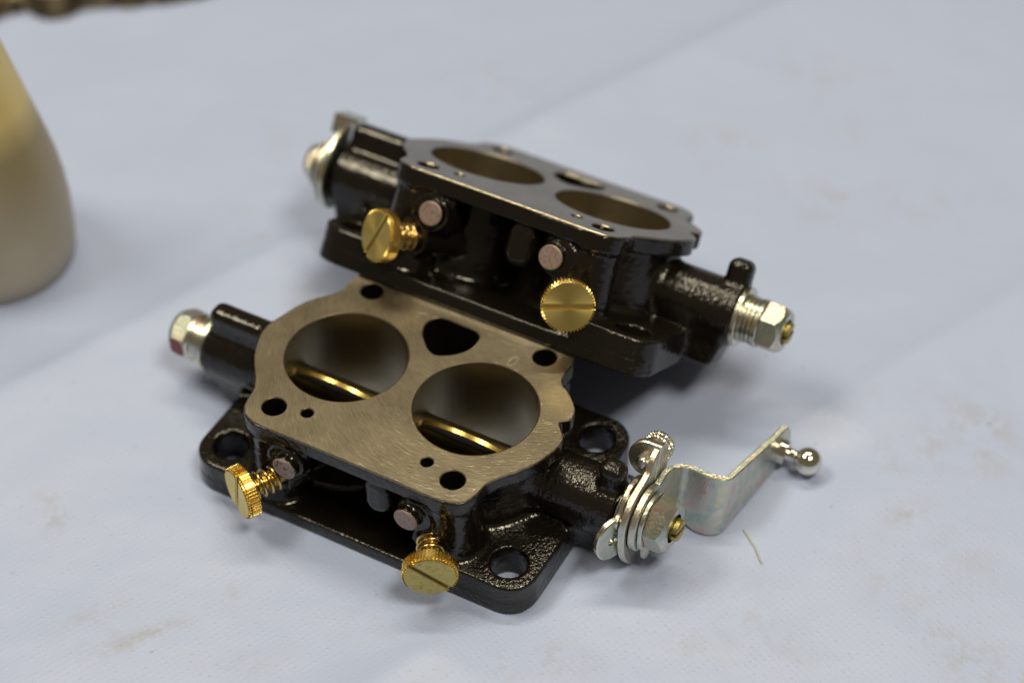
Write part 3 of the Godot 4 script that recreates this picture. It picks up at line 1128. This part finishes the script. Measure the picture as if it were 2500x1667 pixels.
# ------------------------------------------------------------------ the tarpaulin
func sheet_height(x: float, z: float, nz: FastNoiseLite) -> float:
	var n := x * 0.912 + z * 0.41
	var u := x * 0.41 - z * 0.912
	var h := 0.0
	for c in [[-89.5, 3.0, 1.0], [52.5, 2.0, 0.8], [-236.0, 2.0, 0.8], [197.0, 1.6, 0.8]]:
		var w: float = n - c[0] - 2.2 * nz.get_noise_1d(u * 0.4)
		# a fold line: sharp ridge with a broad swell to one side
		var ww := sqrt(w * w + 9.0) - 3.0
		h += c[1] * exp(-ww / (18.0 if w > 0.0 else 5.0)) + c[2] * exp(-(w - 6.0) * (w - 6.0) / 900.0)
	h += 1.7 * nz.get_noise_2d(x * 0.7, z * 0.7) + 0.25 * nz.get_noise_2d(x * 3.0 + 40.0, z * 3.0)
	# pressed flat where the castings stand
	var dx := maxf(absf(x) - 46.0, 0.0)
	var dz := maxf(absf(z) - 29.0, 0.0)
	var flat := smoothstep(0.0, 1.0, sqrt(dx * dx + dz * dz) / 26.0)
	dx = maxf(absf(x) - 46.0, 0.0)
	dz = maxf(absf(z + 82.0) - 7.0, 0.0)
	flat = minf(flat, smoothstep(0.0, 1.0, sqrt(dx * dx + dz * dz) / 24.0))
	dx = x + 149.3
	dz = z + 13.7
	flat = minf(flat, smoothstep(22.0, 42.0, sqrt(dx * dx + dz * dz)))
	dx = maxf(absf(x - 82.0) - 12.0, 0.0)
	dz = maxf(absf(z + 33.0) - 20.0, 0.0)
	flat = minf(flat, smoothstep(0.0, 1.0, sqrt(dx * dx + dz * dz) / 16.0))
	return lerpf(-0.03, h - 0.25, flat)

func table_sheet() -> void:
	var nz := FastNoiseLite.new()
	nz.seed = 17
	nz.frequency = 0.012
	nz.fractal_octaves = 3
	# lines packed closely where the camera looks
	var lines := []
	var p := -1600.0
	while p <= 1600.0:
		lines.append(p)
		p += 2.0 if absf(p) < 330.0 else 90.0
	var nl := lines.size()
	var pos := PackedVector3Array()
	var nor := PackedVector3Array()
	var uv := PackedVector2Array()
	var uv2 := PackedVector2Array()
	for j in nl:
		for i in nl:
			var n: float = lines[i]
			var u: float = lines[j]
			var x := n * 0.912 + u * 0.41
			var z := n * 0.41 - u * 0.912
			var far := absf(n) > 330.0 or absf(u) > 330.0
			var y := 0.0 if far else sheet_height(x, z, nz)
			pos.append(Vector3(x, y, z) * MM)
			uv.append(Vector2(n, u) / 51.2)
			uv2.append(Vector2((x + 270.0) / 460.0, (z + 300.0) / 460.0))
			if far:
				nor.append(Vector3.UP)
			else:
				nor.append(Vector3(sheet_height(x - 0.7, z, nz) - sheet_height(x + 0.7, z, nz), 1.4, sheet_height(x, z - 0.7, nz) - sheet_height(x, z + 0.7, nz)).normalized())
	var idx := PackedInt32Array()
	for j in nl - 1:
		for i in nl - 1:
			var a := j * nl + i
			idx.append_array([a, a + 1, a + nl + 1, a, a + nl + 1, a + nl])
	var arr := []
	arr.resize(Mesh.ARRAY_MAX)
	arr[Mesh.ARRAY_VERTEX] = pos
	arr[Mesh.ARRAY_NORMAL] = nor
	arr[Mesh.ARRAY_TEX_UV] = uv
	arr[Mesh.ARRAY_TEX_UV2] = uv2
	arr[Mesh.ARRAY_INDEX] = idx
	# front faces run clockwise seen from above
	var a0 := pos[idx[0]]
	if (pos[idx[2]] - a0).cross(pos[idx[1]] - a0).y < 0.0:
		for i in range(0, idx.size(), 3):
			var k := idx[i + 1]
			idx[i + 1] = idx[i + 2]
			idx[i + 2] = k
		arr[Mesh.ARRAY_INDEX] = idx
	var mesh := ArrayMesh.new()
	mesh.add_surface_from_arrays(Mesh.PRIMITIVE_TRIANGLES, arr)
	var m := StandardMaterial3D.new()
	m.resource_name = "tarpaulin"
	m.albedo_color = lin(0.347, 0.418, 0.66)
	m.roughness = 0.42
	m.metallic_specular = 0.45
	m.heightmap_enabled = true
	m.heightmap_texture = weave_picture()
	m.heightmap_scale = 0.014
	m.detail_enabled = true
	m.detail_uv_layer = BaseMaterial3D.DETAIL_UV_2
	m.detail_blend_mode = BaseMaterial3D.BLEND_MODE_MIX
	m.detail_albedo = stain_picture()
	mesh.surface_set_material(0, m)
	var o := part("table_sheet", mesh, self)
	o.set_meta("kind", "structure")
	o.set_meta("label", "pale blue woven plastic sheet with folds and brown stains covering the table")

func weave_picture() -> ImageTexture:
	# 51.2 mm of laminated tape weave, with a small nub where the tapes cross
	var w := 512
	var b := PackedByteArray()
	b.resize(w * w)
	var r := RandomNumberGenerator.new()
	r.seed = 5
	var nub := PackedFloat32Array()
	for i in 32 * 32:
		nub.append(maxf(0.0, r.randfn(0.32, 0.26)) if r.randf() < 0.6 else 0.06)
	for y in w:
		for x in w:
			var i := x >> 4
			var j := y >> 4
			var dx := (x & 15) - 7.5
			var dy := (y & 15) - 7.5
			var tape := 0.10 * absf(sin(PI * x / 16.0)) if (i + j) & 1 else 0.10 * absf(sin(PI * y / 16.0))
			var k: float = nub[j * 32 + i] * exp(-(dx * dx + dy * dy) / 7.0)
			b[y * w + x] = int(clampf(0.25 + tape + k, 0.0, 1.0) * 255.0)
	return ImageTexture.create_from_image(Image.create_from_data(w, w, false, Image.FORMAT_L8, b))

func stain_picture() -> ImageTexture:
	var w := 1150   # 0.4 mm a pixel over 460 mm
	var im := Image.create(w, w, false, Image.FORMAT_RGBA8)
	im.fill(Color(0.5, 0.47, 0.4, 0.0))
	var nz := FastNoiseLite.new()
	nz.seed = 8
	nz.frequency = 0.035
	nz.fractal_octaves = 4
	var r := RandomNumberGenerator.new()
	r.seed = 31
	# soft soiling all over: x, z in mm, length, width, turn, strength
	var spots := []
	for s in [[-76, 58, 7, 4, 0.5, 0.5], [-72, 61, 6, 3, 0.2, 0.35], [-31, 80, 12, 2.2, -1.0, 0.7], [-40, 84, 10, 5, -0.9, 0.3], [-46, 80, 9, 3, -1.0, 0.35], [44, -185, 12, 6, 0.4, 0.3], [49, -147, 12, 9, 0.2, 0.35], [57, -152, 9, 6, 0.9, 0.3], [18, -162, 11, 5, -0.2, 0.35], [128, -87, 6, 4, 0.3, 0.55], [120, -86, 14, 7, 0.2, 0.25], [121, -45, 5, 3, -0.8, 0.6], [117, -70, 4, 7, -0.6, 0.4], [126, -23, 12, 8, 0.3, 0.35], [130, -74, 9, 5, 0.6, 0.35], [-85, -56, 3, 2, 0.0, 0.5], [-98, -63, 5, 3, 0.0, 0.35], [148, -10, 10, 7, 0.5, 0.4], [78, -158, 16, 10, 0.4, 0.25], [52, 47.4, 4, 3, 0.9, 0.75], [163, -9, 9, 7, 0.4, 0.55], [-20, 58, 7, 3, 0.5, 0.35], [-5, 75, 8, 4, -0.8, 0.3], [36, 64, 8, 2, -1.1, 0.3], [100, 5, 10, 7, 0.3, 0.3], [90, 18, 9, 5, -0.3, 0.3], [140, -40, 14, 8, 0.9, 0.25], [108, -60, 6, 3, 0.2, 0.35], [25, -205, 15, 10, 0.2, 0.3], [-60, -150, 20, 14, 0.2, 0.22], [-100, -100, 25, 15, 0.5, 0.18], [60, 40, 3, 6, 0.2, 0.35], [66, 38, 8, 6, 0.2, 0.3]]:
		spots.append(s)
	for k in 34:
		spots.append([r.randf_range(-110, 170), r.randf_range(-230, 100), r.randf_range(5, 22), r.randf_range(3, 10), r.randf() * PI, r.randf_range(0.06, 0.22)])
	for k in 120:
		# grit and flecks
		spots.append([r.randf_range(-110, 170), r.randf_range(-120, 105), r.randf_range(0.2, 1.1), r.randf_range(0.2, 0.45), r.randf() * PI, r.randf_range(0.2, 0.9)])
	for s in spots:
		var cx: float = (s[0] + 270.0) / 0.4
		var cz: float = (s[1] + 300.0) / 0.4
		var big: bool = s[2] > 1.0
		var reach := int(maxf(s[2], s[3]) * 2.6 / 0.4) + 2
		var cs := cos(s[4])
		var sn := sin(s[4])
		for j in range(maxi(0, int(cz) - reach), mini(w, int(cz) + reach)):
			for i in range(maxi(0, int(cx) - reach), mini(w, int(cx) + reach)):
				var dx := (i - cx) * 0.4
				var dz := (j - cz) * 0.4
				var a: float = (dx * cs + dz * sn) / s[2]
				var b: float = (-dx * sn + dz * cs) / s[3]
				var g := exp(-(a * a + b * b) * (1.0 if big else 2.5))
				if g < 0.02:
					continue
				var t := g
				if big:
					t = g * clampf(0.45 + 1.5 * nz.get_noise_2d(i, j) + 0.9 * nz.get_noise_2d(i * 4.0, j * 4.0), 0.0, 1.2)
				var old := im.get_pixel(i, j)
				var alpha: float = 1.0 - (1.0 - old.a) * (1.0 - clampf(t * s[5] * (0.52 if big else 0.8), 0.0, 0.9))
				var c := Color(0.55, 0.54, 0.51, alpha) if big else Color(0.42, 0.36, 0.27, alpha)
				im.set_pixel(i, j, c)
	return ImageTexture.create_from_image(im)

# ------------------------------------------------------------------ things at the edges of the picture
func tapered_container() -> void:
	var root := Node3D.new()
	root.name = "tapered_container"
	add_child(root)
	root.position = Vector3(-149.3, 0, -13.7) * MM
	describe(root, "blurred tapering container at the left edge, beige at the foot and yellow above", "container")
	var up := Transform3D(Basis(Vector3(0, 0, 1), Vector3(1, 0, 0), Vector3(0, 1, 0)), Vector3.ZERO)
	var m := maker()
	m.lathe([Vector2(0, 0.1), Vector2(0, 22.0), Vector2(0.8, 22.8), Vector2(8, 23.6), Vector2(18, 23.9), Vector2(26, 23.4), Vector2(33, 22.5), Vector2(40, 21.1), Vector2(55, 17.7), Vector2(72, 13.8), Vector2(88, 10.2), Vector2(100, 8.4)], 96, up)
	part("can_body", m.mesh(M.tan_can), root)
	m = maker()
	m.lathe([Vector2(99.8, 8.2), Vector2(100.0, 9.6), Vector2(112, 9.4), Vector2(113, 8.6), Vector2(113, 0.1)], 64, up)
	part("cap", m.mesh(M.yellow_cone), root)

func brass_flange() -> void:
	var root := Node3D.new()
	root.name = "brass_flange"
	add_child(root)
	root.position = Vector3(-213.0, 0, -138.5) * MM
	root.rotation.y = 0.69
	describe(root, "blurred dull brass fitting cut off by the top left corner", "fitting")
	var m := maker()
	var pts := []
	for i in 28:
		var a := TAU * i / 28.0
		var lobes := 1.0 + 0.09 * cos(5.0 * a + 0.6)
		pts.append(Vector2(signf(cos(a)) * pow(absf(cos(a)), 0.6) * 52.0, signf(sin(a)) * pow(absf(sin(a)), 0.7) * 27.0) * lobes)
	var bolt := [circle(Vector2(34, 0), 4.0, 24), circle(Vector2(-34, 0), 4.0, 24), circle(Vector2(0, 0), 13.0, 48)]
	m.plate(smooth_loop(pts, 3), bolt, 0.0, 9.0, 0.8, along_y())
	part("flange", m.mesh(M.old_brass), root)
	m = maker()
	m.lathe([Vector2(9, 18.5), Vector2(14, 17.0), Vector2(30, 16.5), Vector2(30, 13.0), Vector2(0, 13.0)], 48, along_y())
	part("neck", m.mesh(M.dark_hole), root)
	for b in [[-34.0, 20.5, 8.0, 13.0], [-8.0, 19.0, 10.5, 12.0], [17.0, 22.0, 6.5, 13.0], [38.0, 18.0, 9.0, 11.0]]:
		m = maker()
		m.lathe([Vector2(0.0, 0.1), Vector2(0.0, b[2] - 0.8), Vector2(0.8, b[2]), Vector2(b[3] - 1.5, b[2] * 0.92), Vector2(b[3], b[2] * 0.75), Vector2(b[3], b[2] * 0.35), Vector2(b[3] - 6.0, b[2] * 0.35), Vector2(b[3] - 6.0, 0.1)], 32, Transform3D(along_y().basis, Vector3(b[0], 0, b[1])))
		part("boss", m.mesh(M.old_brass), root)
	for s in [-1, 1]:
		m = maker()
		m.plate(circle(Vector2(24.0 * s, 12.0), 5.0, 6), [], 9.0, 13.0, 0.3, along_y())
		part("bolt_head", m.mesh(M.old_brass), root)

func fibre() -> void:
	var m := maker()
	var path := PackedVector3Array()
	var keys := [Vector3(85.4, 0.5, -20.9), Vector3(87.2, 0.6, -19.6), Vector3(88.8, 0.55, -18.2), Vector3(90.2, 0.65, -17.2), Vector3(91.5, 0.6, -15.7), Vector3(92.6, 0.6, -14.6), Vector3(94.1, 0.7, -13.0)]
	for i in keys.size() - 1:
		for k in 4:
			path.append(keys[i].cubic_interpolate(keys[i + 1], keys[maxi(i - 1, 0)], keys[mini(i + 2, keys.size() - 1)], k / 4.0))
	path.append(keys[-1])
	m.tube(path, 0.13, 6)
	var o := part("fibre", m.mesh(M.fibre), self)
	describe(o, "short yellow-green fibre lying on the sheet right of the cranked lever", "fibre")
